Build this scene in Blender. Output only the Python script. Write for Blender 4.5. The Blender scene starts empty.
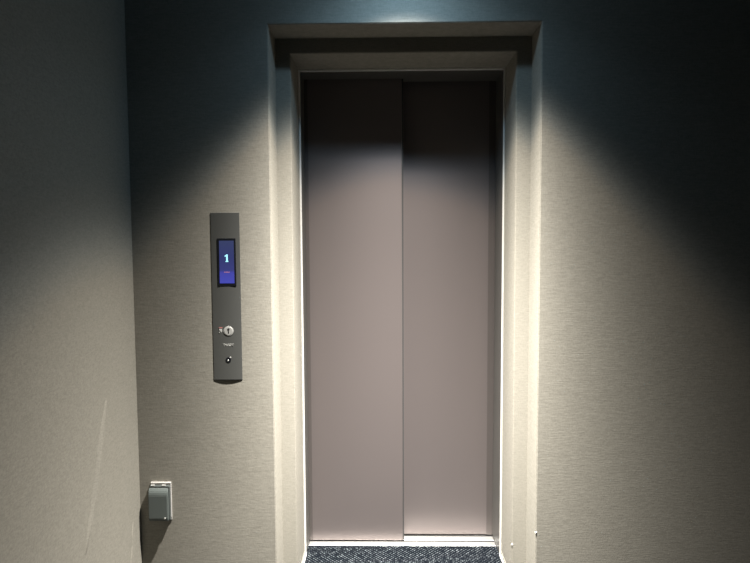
import bpy, bmesh, math, random
from mathutils import Vector, Matrix
random.seed(4)
C = bpy.context.scene.collection
sc = bpy.context.scene

# ------------------------------------------------------------------ dimensions (metres)
YF = -0.3205      # face of the hall wall
YS = -0.1884      # face of the stepped band
Y0 = 0.0          # front edge of the metal frame
XO, XI = 0.463, 0.409          # half widths of outer and inner opening
ZO, ZI = 2.0325, 1.979         # heads of outer and inner opening
XL, XR, YB, ZC = -0.949, 1.62, -4.2, 2.302
LAMP = Vector((0.0, -0.59, 2.262))
TILT = math.radians(3)

# ------------------------------------------------------------------ helpers
def link(o, parent=None):
    C.objects.link(o)
    if parent is not None: o.parent = parent
    return o

def build(name, bm, mat, parent=None, smooth=False):
    me = bpy.data.meshes.new(name)
    bmesh.ops.recalc_face_normals(bm, faces=bm.faces)
    bm.to_mesh(me); bm.free()
    me.materials.append(mat)
    if smooth:
        for p in me.polygons: p.use_smooth = True
    return link(bpy.data.objects.new(name, me), parent)

def empty(name, loc):
    o = bpy.data.objects.new(name, None); o.location = loc
    o.empty_display_size = 0.05
    return link(o)

def tag(o, label=None, cat=None, group=None, kind=None):
    for k, v in (('label', label), ('category', cat), ('group', group), ('kind', kind)):
        if v: o[k] = v
    return o

def box(bm, a, b, bev=0.0, seg=2):
    r = bmesh.ops.create_cube(bm, size=1)
    vs = r['verts']
    for v in vs:
        v.co = Vector([a[i] + (v.co[i] + .5) * (b[i] - a[i]) for i in range(3)])
    if bev:
        es = list({e for v in vs for e in v.link_edges})
        bmesh.ops.bevel(bm, geom=es, offset=bev, segments=seg, affect='EDGES', profile=.6)

def boxo(name, a, b, mat, parent=None, bev=0.0, off=(0, 0, 0)):
    bm = bmesh.new()
    a = [a[i] - off[i] for i in range(3)]; b = [b[i] - off[i] for i in range(3)]
    box(bm, a, b, bev)
    return build(name, bm, mat, parent)

def quad(bm, pts):
    return bm.faces.new([bm.verts.new(p) for p in pts])

def disc(bm, cx, cz, y0, y1, r0, r1, n=40):
    """lathe between y0 (back) and y1 (front), axis along y, closed front."""
    ra = [bm.verts.new((cx + r0*math.cos(t), y0, cz + r0*math.sin(t))) for t in [2*math.pi*i/n for i in range(n)]]
    rb = [bm.verts.new((cx + r1*math.cos(t), y1, cz + r1*math.sin(t))) for t in [2*math.pi*i/n for i in range(n)]]
    for i in range(n):
        bm.faces.new((ra[i], ra[(i+1) % n], rb[(i+1) % n], rb[i]))
    bm.faces.new(rb); bm.faces.new(ra[::-1])

def ring(bm, profile, n=48, cx=0, cy=0, cz=0):
    """closed profile of (r, z) swept round the z axis."""
    rows = []
    for i in range(n):
        t = 2*math.pi*i/n
        rows.append([bm.verts.new((cx + r*math.cos(t), cy + r*math.sin(t), cz + z)) for r, z in profile])
    m = len(profile)
    for i in range(n):
        for j in range(m):
            bm.faces.new((rows[i][j], rows[(i+1) % n][j], rows[(i+1) % n][(j+1) % m], rows[i][(j+1) % m]))

# ------------------------------------------------------------------ materials
def mat(name, col, rough=.6, metal=0.0, spec=.5, emit=None, es=0):
    m = bpy.data.materials.new(name); m.use_nodes = True
    b = m.node_tree.nodes['Principled BSDF']
    b.inputs['Base Color'].default_value = (*col, 1)
    b.inputs['Roughness'].default_value = rough
    b.inputs['Metallic'].default_value = metal
    b.inputs['Specular IOR Level'].default_value = spec
    if emit:
        b.inputs['Emission Color'].default_value = (*emit, 1)
        b.inputs['Emission Strength'].default_value = es
    return m

def N(m, t, **kw):
    n = m.node_tree.nodes.new(t)
    for k, v in kw.items(): setattr(n, k, v)
    return n

def wallpaper(name, horizontal_axis):
    """woven grasscloth: fine horizontal threads, soft bump."""
    m = mat(name, (.5, .47, .40), .75, 0, .25)
    L = m.node_tree.links; b = m.node_tree.nodes['Principled BSDF']
    tc = N(m, 'ShaderNodeTexCoord')
    mp = N(m, 'ShaderNodeMapping'); mp.inputs['Scale'].default_value = (42, 42, 340) if horizontal_axis == 'x' else (90, 90, 260)
    L.new(tc.outputs['Object'], mp.inputs['Vector'])
    n1 = N(m, 'ShaderNodeTexNoise'); n1.inputs['Scale'].default_value = 1.0
    n1.inputs['Detail'].default_value = 4; n1.inputs['Roughness'].default_value = .65
    L.new(mp.outputs[0], n1.inputs['Vector'])
    mp2 = N(m, 'ShaderNodeMapping'); mp2.inputs['Scale'].default_value = (260, 260, 120)
    L.new(tc.outputs['Object'], mp2.inputs['Vector'])
    n2 = N(m, 'ShaderNodeTexNoise'); n2.inputs['Scale'].default_value = 1.0
    n2.inputs['Detail'].default_value = 2
    L.new(mp2.outputs[0], n2.inputs['Vector'])
    add = N(m, 'ShaderNodeMath', operation='MULTIPLY_ADD')
    L.new(n2.outputs['Fac'], add.inputs[0]); add.inputs[1].default_value = .55
    L.new(n1.outputs['Fac'], add.inputs[2])
    cr = N(m, 'ShaderNodeValToRGB')
    cr.color_ramp.elements[0].position = .5; cr.color_ramp.elements[0].color = (.185, .175, .149, 1)
    cr.color_ramp.elements[1].position = 1.0; cr.color_ramp.elements[1].color = (.26, .248, .214, 1)
    L.new(add.outputs[0], cr.inputs[0]); L.new(cr.outputs[0], b.inputs['Base Color'])
    bp = N(m, 'ShaderNodeBump'); bp.inputs['Strength'].default_value = .2; bp.inputs['Distance'].default_value = .0016
    L.new(add.outputs[0], bp.inputs['Height']); L.new(bp.outputs[0], b.inputs['Normal'])
    return m

M_wall = wallpaper('woven_wallpaper', 'x')
M_side = wallpaper('woven_wallpaper_side', 'y')

def hairline(name, col, rough, metal):
    m = mat(name, col, rough, metal)
    L = m.node_tree.links; b = m.node_tree.nodes['Principled BSDF']
    tc = N(m, 'ShaderNodeTexCoord'); mp = N(m, 'ShaderNodeMapping'); mp.inputs['Scale'].default_value = (600, 600, 3)
    L.new(tc.outputs['Object'], mp.inputs['Vector'])
    n = N(m, 'ShaderNodeTexNoise'); n.inputs['Scale'].default_value = 1; n.inputs['Detail'].default_value = 2
    L.new(mp.outputs[0], n.inputs['Vector'])
    bp = N(m, 'ShaderNodeBump'); bp.inputs['Strength'].default_value = .06; bp.inputs['Distance'].default_value = .0005
    L.new(n.outputs['Fac'], bp.inputs['Height']); L.new(bp.outputs[0], b.inputs['Normal'])
    return m

M_door = hairline('brown_grey_steel', (.215, .187, .183), .46, .75)
M_jamb = hairline('dark_grey_steel', (.12, .117, .11), .38, .5)
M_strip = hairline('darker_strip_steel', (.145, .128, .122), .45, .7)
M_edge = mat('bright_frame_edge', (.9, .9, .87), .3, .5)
M_sill = mat('aluminium_sill', (.52, .52, .505), .36, .85)
M_groove = mat('sill_groove', (.012, .012, .012), .8, 0, .1)
M_seal = mat('black_rubber', (.03, .03, .03), .6)
M_skirt = mat('grey_skirting', (.17, .17, .15), .45, .3)
M_ceil = mat('dark_ceiling_paint', (.02, .02, .022), .9)
M_back = mat('dark_rear_wall', (.03, .03, .03), .9)
M_panel = mat('charcoal_panel', (.08, .082, .078), .45, .25)
M_black = mat('black_gloss', (.008, .009, .012), .25)
M_steel = mat('satin_steel', (.62, .62, .60), .33, .55)
M_slot = mat('dark_key_slot', (.01, .01, .01), .6)
M_ink = mat('white_print', (.42, .42, .40), .6)
M_red = mat('red_print', (.42, .16, .15), .6)
M_plate = mat('bright_metal_plate', (.72, .70, .68), .35, .4)
M_cover = mat('grey_plastic_cover', (.085, .10, .096), .6)
M_shade = mat('grey_plastic_body', (.06, .068, .065), .55)
M_white = mat('white_trim_metal', (.7, .7, .7), .4)
M_reflector = mat('reflector_metal', (.05, .05, .05), .5)
M_chip = mat('bare_white_plaster', (.9, .9, .86), .8)
M_digit = mat('screen_digit', (.1, .3, .4), .4, emit=(.42, .86, 1.0), es=1.0)
M_text = mat('screen_warm_text', (.1, .05, .05), .4, emit=(.55, .22, .30), es=.6)

# screen: dark slate blue above, saturated blue block below
M_screen = mat('lit_screen', (.01, .01, .02), .3)
def _scr():
    m = M_screen; L = m.node_tree.links; b = m.node_tree.nodes['Principled BSDF']
    tc = N(m, 'ShaderNodeTexCoord'); sp = N(m, 'ShaderNodeSeparateXYZ')
    L.new(tc.outputs['Generated'], sp.inputs[0])
    cr = N(m, 'ShaderNodeValToRGB')
    e = cr.color_ramp.elements
    e[0].position = 0; e[0].color = (.05, .06, .42, 1)
    e[1].position = 1; e[1].color = (.030, .042, .11, 1)
    for p, c in ((.25, (.045, .05, .34, 1)), (.31, (.03, .036, .17, 1)), (.6, (.024, .032, .13, 1))):
        q = e.new(p); q.color = c
    L.new(sp.outputs['Z'], cr.inputs[0]); L.new(cr.outputs[0], b.inputs['Emission Color'])
    b.inputs['Emission Strength'].default_value = 1.0
_scr()

# carpet: dark navy loop pile with a pale fleck grid
M_carpet = mat('navy_flecked_carpet', (.02, .03, .05), 1.0, 0, .03)
def _carpet():
    m = M_carpet; L = m.node_tree.links; b = m.node_tree.nodes['Principled BSDF']
    tc = N(m, 'ShaderNodeTexCoord')
    mp = N(m, 'ShaderNodeMapping'); mp.inputs['Rotation'].default_value = (0, 0, math.radians(45))
    L.new(tc.outputs['Object'], mp.inputs['Vector'])
    v = N(m, 'ShaderNodeTexVoronoi'); v.inputs['Scale'].default_value = 88; v.inputs['Randomness'].default_value = .28
    L.new(mp.outputs[0], v.inputs['Vector'])
    cr = N(m, 'ShaderNodeValToRGB')
    e = cr.color_ramp.elements
    e[0].position = .10; e[0].color = (1, 1, 1, 1)
    e[1].position = .40; e[1].color = (0, 0, 0, 1)
    L.new(v.outputs['Distance'], cr.inputs[0])
    n = N(m, 'ShaderNodeTexNoise'); n.inputs['Scale'].default_value = 45; n.inputs['Detail'].default_value = 3
    L.new(tc.outputs['Object'], n.inputs['Vector'])
    r2 = N(m, 'ShaderNodeMapRange'); r2.inputs[1].default_value = .35; r2.inputs[2].default_value = .7
    L.new(n.outputs['Fac'], r2.inputs[0])
    mu = N(m, 'ShaderNodeMath', operation='MULTIPLY'); L.new(cr.outputs[0], mu.inputs[0]); L.new(r2.outputs[0], mu.inputs[1])
    mx = N(m, 'ShaderNodeMix', data_type='RGBA')
    mx.inputs[6].default_value = (.0025, .0034, .005, 1); mx.inputs[7].default_value = (.11, .125, .135, 1)
    L.new(mu.outputs[0], mx.inputs[0]); L.new(mx.outputs[2], b.inputs['Base Color'])
    bp = N(m, 'ShaderNodeBump'); bp.inputs['Strength'].default_value = .5; bp.inputs['Distance'].default_value = .002
    L.new(cr.outputs[0], bp.inputs['Height']); L.new(bp.outputs[0], b.inputs['Normal'])
_carpet()

# ------------------------------------------------------------------ room shell
def st(o, label, cat):
    return tag(o, label, cat, kind='structure')

st(boxo('floor', (XL-.1, YB-.1, -.05), (XR+.1, Y0+.068, 0), M_carpet),
   'dark navy carpet with pale flecks in front of the lift', 'floor')
st(boxo('ceiling', (XL-.1, YB-.1, ZC), (XR+.1, YF+.1, ZC+.05), M_ceil), 'dark ceiling above the lift lobby', 'ceiling')

# the hall wall with its two stepped reveals round the opening: one shell
bm = bmesh.new()
def arch(x, z, y):   # points of a portal outline
    return [(-x, y, 0), (-x, y, z), (x, y, z), (x, y, 0)]
o1, o2, i2, i3, w = arch(XO, ZO, YF), arch(XO, ZO, YS), arch(XI, ZI, YS), arch(XI, ZI, Y0), None
outer = [(XL-.1, YF, 0), (XL-.1, YF, ZC), (XR+.1, YF, ZC), (XR+.1, YF, 0)]
loops = [outer, o1, o2, i2, i3, arch(XI, ZI, Y0)]
V = [[bm.verts.new(p) for p in lp] for lp in (outer, o1, o2, i2, i3)]
for a, b in zip(V[:-1], V[1:]):
    for i in range(3):
        bm.faces.new((a[i], a[i+1], b[i+1], b[i]))
back = [bm.verts.new(p) for p in ((XL-.1, .02, 0), (XL-.1, .02, ZC), (XR+.1, .02, ZC), (XR+.1, .02, 0))]
inner = V[-1]
ib = [bm.verts.new(p) for p in arch(XI, ZI, .02)]
for i in range(3):
    bm.faces.new((inner[i], ib[i], ib[i+1], inner[i+1]))
    bm.faces.new((ib[i], back[i], back[i+1], ib[i+1]))
    bm.faces.new((V[0][i], V[0][i+1], back[i+1], back[i]))
# slightly rounded papered corners
ed = []
for vs in (V[1], V[3]):
    for i in range(3):
        ed += [e for e in vs[i].link_edges if e.other_vert(vs[i]) is vs[i+1]]
bmesh.ops.bevel(bm, geom=ed, offset=.0025, segments=3, affect='EDGES')
wf = st(build('wall_front', bm, M_wall), 'beige woven-papered wall stepping in twice around the lift door', 'wall')

st(boxo('wall_left', (XL-.1, YB-.1, 0), (XL, YF, ZC), M_side), 'beige papered side wall left of the button panel', 'wall')
st(boxo('wall_right', (XR, YB-.1, 0), (XR+.1, YF, ZC), M_side), 'side wall far right beyond the lift', 'wall')
st(boxo('wall_back', (XL, YB-.1, 0), (XR, YB, ZC), M_back), 'dark wall behind the viewer', 'wall')

# raised ridges added on the side paper to imitate slanted streaks of reflected light
wl = bpy.data.objects['wall_left']
def streak_ridge(p0, p1, width, height):
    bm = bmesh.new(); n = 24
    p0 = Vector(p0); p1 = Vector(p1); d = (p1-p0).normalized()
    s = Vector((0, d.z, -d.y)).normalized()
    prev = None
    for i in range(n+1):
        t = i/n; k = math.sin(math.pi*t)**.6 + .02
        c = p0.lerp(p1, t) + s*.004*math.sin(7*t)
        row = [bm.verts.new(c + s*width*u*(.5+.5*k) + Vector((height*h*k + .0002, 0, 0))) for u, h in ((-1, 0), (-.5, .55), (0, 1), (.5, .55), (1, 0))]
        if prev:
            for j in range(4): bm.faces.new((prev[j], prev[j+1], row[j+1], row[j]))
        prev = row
    return build('light_streak_ridge', bm, M_side, wl, True)
streak_ridge((XL, -.535, .80), (XL, -.69, .385), .015, .0105)
streak_ridge((XL, -.378, .33), (XL, -.410, .19), .006, .0040)

# plaster chips on the right-hand papered corners
def chip(x, y, z, s):
    bm = bmesh.new()
    bmesh.ops.create_icosphere(bm, subdivisions=2, radius=s)
    for v in bm.verts:
        v.co = Vector((v.co.x*.8, v.co.y*.45, v.co.z*1.1)) * (1+random.uniform(-.2, .2)) + Vector((x, y, z))
    return tag(build('plaster_chip', bm, M_chip, wf), 'tiny white chip in the papered corner')
chip(XO+.0005, YF+.0005, .262, .0042)
chip(XI+.001, YS+.0005, .147, .0042)

# skirting
for sx, nm in ((-1, 'baseboard_left'), (1, 'baseboard_right')):
    bm = bmesh.new()
    x0, x1 = sorted((sx*XI, sx*(XI-.004)))
    box(bm, (x0, YS, 0), (x1, Y0-.004, .019), .001, 1)
    o = build(nm, bm, M_skirt)
    side = 'left' if sx < 0 else 'right'
    st(o, 'thin dark skirting strip at the foot of the %s door reveal' % side, 'skirting')
    x2, x3 = sorted((sx*(XI-.004), sx*(XI-.009)))
    boxo('bottom_bead', (x2, YS, 0), (x3, Y0-.004, .006), M_edge, o)

# ------------------------------------------------------------------ lift door frame
fr = empty('trim_1', (0, Y0, 0)); st(fr, 'slim metal frame lining the lift doorway', 'door frame')
T = .0075
def portal(name, x, z, y0, y1, t, m, parent, yr=None, bev=0):
    bm = bmesh.new()
    for a, b in (((-x, y0, 0), (-x+t, y1, z-t)), ((x-t, y0, 0), (x, yr or y1, z-t)), ((-x, y0, z-t), (x, yr or y1, z))):
        box(bm, a, b, bev, 4)
    return build(name, bm, m, parent)
e = portal('frame_edge', XI, ZI, -.004, .004, T, M_edge, fr, bev=.0032); tag(e, 'bright narrow front edge')
portal('jamb_lining', XI, ZI, .0042, .100, T, M_jamb, fr, yr=.150)

# sill with two running grooves
sl = empty('trim_2', (0, .1, 0)); st(sl, 'bright aluminium door sill with running grooves', 'door sill')
bm = bmesh.new()
xs = XI-T-.001
for a, b in ((.068, .101), (.113, .147), (.156, .20)):
    box(bm, (-xs, a-.1, -.02), (xs, b-.1, .0015), .0006, 1)
build('sill_plate', bm, M_sill, sl)
boxo('groove_bed', (-xs, -.032, -.03), (xs, .099, -.0005), M_groove, sl)

# door leaves
def leaf(name, x0, x1, yf, label, strip, seal=False):
    o = empty(name, ((x0+x1)/2, yf, 0)); st(o, label, 'lift door')
    cx = (x0+x1)/2
    bm = bmesh.new()
    box(bm, (x0-cx, 0, .006), (x1-cx, .030, 2.03), .0025, 2)
    build('leaf_panel', bm, M_door, o)
    if seal:
        boxo('edge_seal', (x1-cx, .002, .006), (x1-cx+.005, .028, 2.03), M_seal, o)
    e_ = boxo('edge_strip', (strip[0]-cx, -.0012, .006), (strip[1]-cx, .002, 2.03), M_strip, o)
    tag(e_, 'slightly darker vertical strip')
    boxo('guide_shoe', (-.12, .010, -.014), (.12, .020, .005), M_seal, o)
    return o
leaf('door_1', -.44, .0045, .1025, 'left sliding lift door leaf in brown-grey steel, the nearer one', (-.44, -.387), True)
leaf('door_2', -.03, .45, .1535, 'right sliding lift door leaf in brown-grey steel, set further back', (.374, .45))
# shaft wall behind the leaves
st(boxo('wall_rear_shaft', (-.6, .24, -.05), (.6, .28, 2.2), M_back), 'dark shaft wall hidden behind the lift doors', 'wall')

# ------------------------------------------------------------------ call panel
PX0, PX1, PZ0, PZ1, PT = -.672, -.572, .816, 1.400, .0015
pcx = (PX0+PX1)/2
pn = empty('elevator_call_panel', (pcx, YF, .8))
tag(pn, 'tall narrow charcoal call panel with blue floor display on the papered wall', 'call panel')
ox, oy, oz = pcx, YF, .8
bm = bmesh.new()
K = 14; rows = []
hw = (PX1-PX0)/2
for i in range(K+1):
    u = -1 + 2*i/K; x = u*hw
    bulge = .0020*(1-u*u)
    zlow = PZ0 - .001 - .0015*(1-u*u)
    rows.append([bm.verts.new(p) for p in (
        (x, 0, PZ1-oz), (x, -PT+.001-bulge, PZ1-oz), (x, -PT-bulge, PZ1-.001-oz),
        (x, -PT-bulge, PZ0-oz), (x, -PT*.5, zlow-oz), (x, 0, zlow-oz-.001))])
for i in range(K):
    for j in range(5):
        bm.faces.new((rows[i][j], rows[i+1][j], rows[i+1][j+1], rows[i][j+1]))
bm.faces.new(rows[0]); bm.faces.new(rows[-1][::-1])
build('panel_body', bm, M_panel, pn)
fy = -PT-.0020                     # frontmost face, local
def lx(x): return x-ox
def lz(z): return z-oz
dx0, dx1, dz0, dz1 = -.650, -.586, 1.146, 1.311
dsp = boxo('display_bezel', (lx(dx0), fy-.0008, lz(dz0)), (lx(dx1), fy+.003, lz(dz1)), M_black, pn, .0004)
boxo('display_screen', (lx(dx0)+.0065, fy-.0013, lz(dz0)+.009), (lx(dx1)-.0065, fy-.0006, lz(dz1)-.008), M_screen, dsp)

def text(s, name, cx, cz, y, size, m, parent, sx=1.0, bold=0.0):
    cu = bpy.data.curves.new(name, 'FONT'); cu.body = s; cu.size = size
    cu.align_x = 'CENTER'; cu.align_y = 'CENTER'; cu.extrude = .0003; cu.offset = bold
    t = bpy.data.objects.new(name + '_curve', cu); C.objects.link(t)
    bpy.context.view_layer.update()
    me = bpy.data.meshes.new_from_object(t.evaluated_get(bpy.context.evaluated_depsgraph_get()))
    bpy.data.objects.remove(t)
    me.transform(Matrix.Translation((cx, y, cz)) @ Matrix.Rotation(math.pi/2, 4, 'X') @ Matrix.Diagonal((sx, 1, 1, 1)))
    me.materials.clear(); me.materials.append(m); me.name = name
    return link(bpy.data.objects.new(name, me), parent)

# the floor number: a bold 1 with a flag and a foot
bm = bmesh.new()
def prism(bm, pts, y0, y1):
    a = [bm.verts.new((x, y0, z)) for x, z in pts]; b = [bm.verts.new((x, y1, z)) for x, z in pts]
    n = len(pts); bm.faces.new(a); bm.faces.new(b[::-1])
    for i in range(n): bm.faces.new((a[i], a[(i+1) % n], b[(i+1) % n], b[i]))
gx, gz = lx(-.6175), lz(1.2425)
one = [(-.0045, -.0130), (.0055, -.0130), (.0055, -.0100), (.0035, -.0100), (.0035, .0130), (-.0005, .0130),
       (-.0070, .0085), (-.0070, .0045), (-.0020, .0065), (-.0020, -.0100), (-.0045, -.0100)]
prism(bm, [(gx+x, gz+z) for x, z in one], fy-.0013, fy-.0018)
build('floor_digit', bm, M_digit, dsp)
bm = bmesh.new()
for x, w_ in ((-.010, .005), (-.0035, .007), (.005, .004)):
    box(bm, (gx+x, fy-.0016, lz(1.1925)), (gx+x+w_, fy-.0012, lz(1.1955)))
build('screen_caption', bm, M_text, dsp)

kx, kz = lx(-.617), lz(.988)
bm = bmesh.new(); disc(bm, kx, kz, fy+.003, fy-.0008, .0178, .0172); disc(bm, kx, kz, fy-.0008, fy-.0014, .0150, .0140)
ks = build('key_switch', bm, M_steel, pn)
boxo('key_slot', (kx-.0016, fy-.0018, kz-.009), (kx+.0016, fy-.0010, kz+.006), M_slot, ks)
bm = bmesh.new(); disc(bm, kx, kz+.0055, fy-.0010, fy-.0019, .0040, .0040, 20)
build('key_hole', bm, M_slot, ks)
# little pictogram: red bar above a pale hooked mark
ix, iz = lx(-.6435), lz(.989)
boxo('pictogram_bar', (ix-.0075, fy+.0000, iz+.009), (ix+.0055, fy+.0030, iz+.0117), M_red, pn)
bm = bmesh.new()
prism(bm, [(ix-.0065, iz+.006), (ix+.0035, iz+.006), (ix+.0035, iz-.003), (ix+.0008, iz-.0065), (ix-.0015, iz-.002), (ix-.0050, iz+.001)], fy-.0002, fy+.003)
prism(bm, [(ix-.0065, iz-.0045), (ix-.0035, iz-.0045), (ix-.0035, iz-.0080), (ix-.0065, iz-.0080)], fy-.0002, fy+.003)
build('pictogram', bm, M_ink, pn)
text('TWEPT', 'printed_caption', lx(-.618), lz(.938), fy-.0002, .0125, M_ink, pn, .92)
bx, bz = lx(-.6195), lz(.886)
bm = bmesh.new(); disc(bm, bx, bz, fy+.003, fy-.0008, .0098, .0094)
kb = build('lock_button', bm, M_black, pn)
bm = bmesh.new(); disc(bm, bx-.001, bz-.0025, fy-.0007, fy-.0014, .0030, .0022, 18)
build('lock_pin', bm, M_steel, kb)
bm = bmesh.new(); disc(bm, bx+.0068, bz+.0085, fy+.002, fy-.0006, .0030, .0026, 16)
build('indicator_dot', bm, M_ink, pn)

# ------------------------------------------------------------------ covered wall outlet
bxc = -.870
ob = empty('covered_wall_outlet', (bxc, YF, .37))
tag(ob, 'small grey covered outlet box on a bright metal plate low beside the left corner', 'outlet box')
boxo('back_plate', (-.038, -.003, -.062), (.0355, 0, .076), M_plate, ob, .0012)
# plate's folded rim on top and right
boxo('plate_rim', (.0325, -.006, -.052), (.0358, -.002, .075), M_plate, ob, .0008)
boxo('plate_rim', (-.036, -.006, .0725), (.0358, -.002, .0758), M_plate, ob, .0008)
bm = bmesh.new(); box(bm, (-.039, -.013, -.060), (.033, -.002, .066), .004, 3)
body = build('box_body', bm, M_shade, ob)
# hinged cover: wedge, sloping at the top
bm = bmesh.new()
prof = [(-.007, .063), (-.014, .058), (-.021, .047), (-.0235, .035), (-.0235, -.050), (-.021, -.058), (-.0128, -.062), (-.0128, .046)]
a = [bm.verts.new((-.0405, y, z)) for y, z in prof]; b = [bm.verts.new((.0285, y, z)) for y, z in prof]
n = len(prof); bm.faces.new(a); bm.faces.new(b[::-1])
for i in range(n): bm.faces.new((a[i], a[(i+1) % n], b[(i+1) % n], b[i]))
bmesh.ops.bevel(bm, geom=list(bm.edges), offset=.0022, segments=3, affect='EDGES', clamp_overlap=True)
cv = build('hinged_cover', bm, M_cover, ob)
for x in (-.027, .012):
    bm = bmesh.new()
    bmesh.ops.create_cone(bm, segments=18, radius1=.0026, radius2=.0026, depth=.013, cap_ends=True,
                          matrix=Matrix.Translation((x, -.0105, .0668)) @ Matrix.Rotation(math.pi/2, 4, 'Y'))
    build('hinge_pin', bm, M_steel, ob)
bm = bmesh.new(); disc(bm, .018, -.047, -.023, -.0262, .0030, .0024, 18)
build('latch_stud', bm, M_steel, cv)

# ------------------------------------------------------------------ downlight (just above the frame)
dl = empty('ceiling_downlight', (LAMP.x, LAMP.y, ZC))
tag(dl, 'round recessed downlight in the dark ceiling before the lift', 'downlight')
bm = bmesh.new(); ring(bm, [(.050, -.0005), (.062, -.0005), (.064, -.003), (.062, -.006), (.052, -.006)])
build('trim_ring', bm, M_white, dl, True)
bm = bmesh.new(); ring(bm, [(.050, -.0010), (.0505, -.0045), (.030, -.0035), (.029, -.0010)])
build('reflector', bm, M_reflector, dl, True)
bm = bmesh.new()
bmesh.ops.create_cone(bm, segments=32, radius1=.027, radius2=.029, depth=.0030, cap_ends=True, matrix=Matrix.Translation((0, 0, -.0022)))
build('lamp_lens', bm, mat('lit_lens', (.8, .8, .8), .3, emit=(1, .95, .86), es=4), dl)

ld = bpy.data.lights.new('downlight_beam', 'POINT')
ld.energy = 1.0; ld.shadow_soft_size = .022; ld.use_nodes = True
nt = ld.node_tree; L = nt.links
em = nt.nodes['Emission']
tc = nt.nodes.new('ShaderNodeTexCoord')
nrm = nt.nodes.new('ShaderNodeVectorMath'); nrm.operation = 'NORMALIZE'
L.new(tc.outputs['Normal'], nrm.inputs[0])
sp = nt.nodes.new('ShaderNodeSeparateXYZ'); L.new(nrm.outputs[0], sp.inputs[0])
neg = nt.nodes.new('ShaderNodeMath'); neg.operation = 'MULTIPLY'; neg.inputs[1].default_value = BEAM_SIGN = -1.0
L.new(sp.outputs['Z'], neg.inputs[0])
ac = nt.nodes.new('ShaderNodeMath'); ac.operation = 'ARCCOSINE'; L.new(neg.outputs[0], ac.inputs[0])
dg = nt.nodes.new('ShaderNodeMath'); dg.operation = 'DIVIDE'; dg.inputs[1].default_value = math.pi/2
L.new(ac.outputs[0], dg.inputs[0])
cr = nt.nodes.new('ShaderNodeValToRGB'); cr.color_ramp.interpolation = 'LINEAR'
W = (1.0, .955, .885)
BLUE = (.45, .74, 1.0)
PROF = [(0, .66), (8, .66), (15, .56), (20, .35), (26, .165), (32, .076), (36, .047), (40, .029), (43, .016), (46, .0050), (49, .0021)]
VEIL = [(53, .0016), (60, .0012), (70, .0006), (80, .0006), (90, .0005)]  # blue wide-angle glow added to the lamp to imitate lens veil
TAB = PROF + VEIL
def intensity(a):
    for (a0, s0), (a1, s1) in zip(TAB, TAB[1:]):
        if a <= a1:
            return math.exp(math.log(s0) + (math.log(s1)-math.log(s0))*(a-a0)/(a1-a0))
    return TAB[-1][1]
e = cr.color_ramp.elements
ANG = [0, 5, 8, 11, 14, 16.5, 19, 21.5, 24, 26.5, 29, 31.5, 34, 36, 38, 39.5, 41, 42.5, 44, 45.5, 47, 49, 51, 53.5, 56, 58.5, 61, 64, 68, 74, 82, 90]
for i, a_ in enumerate(ANG):
    q = e[0] if i == 0 else (e[len(e)-1] if i == len(ANG)-1 else e.new(a_/90))
    s_ = sum(intensity(min(90, max(0, a_+d))) for d in (-1.5, 0, 1.5))/3
    k = min(1, max(0, (a_-41)/10))
    q.color = tuple(s_*(W[i2]*(1-k) + BLUE[i2]*k) for i2 in range(3)) + (1,)
L.new(dg.outputs[0], cr.inputs[0]); L.new(cr.outputs[0], em.inputs['Color'])
em.inputs['Strength'].default_value = 4000
lo = bpy.data.objects.new('downlight_beam', ld)
lo.location = (0, 0, LAMP.z-ZC); link(lo, dl)
lo.rotation_euler = (TILT, 0, 0)

w = bpy.data.worlds.new('World'); sc.world = w; w.use_nodes = True
w.node_tree.nodes['Background'].inputs[0].default_value = (.02, .03, .05, 1)
w.node_tree.nodes['Background'].inputs[1].default_value = .2

# ------------------------------------------------------------------ camera
yaw, pit, rol = -.0164, -.0617, -.0053
fw = Vector((math.sin(yaw)*math.cos(pit), math.cos(yaw)*math.cos(pit), math.sin(pit)))
r = Vector((math.cos(yaw), -math.sin(yaw), 0)); u = r.cross(fw)
r2 = r*math.cos(rol) + u*math.sin(rol); u2 = -r*math.sin(rol) + u*math.cos(rol)
cd = bpy.data.cameras.new('camera'); cd.sensor_width = 36; cd.lens = 563*36/750; cd.clip_start = .02
co = bpy.data.objects.new('camera', cd); C.objects.link(co)
m = Matrix.Identity(4)
for i in range(3):
    m[i][0] = r2[i]; m[i][1] = u2[i]; m[i][2] = -fw[i]
m.translation = Vector((-.0718, -2.2706, 1.2794))
co.matrix_world = m
sc.camera = co
sc.view_settings.view_transform = 'Standard'; sc.view_settings.look = 'None'
sc.view_settings.gamma = 1; sc.view_settings.exposure = 0; sc.view_settings.use_curve_mapping = False
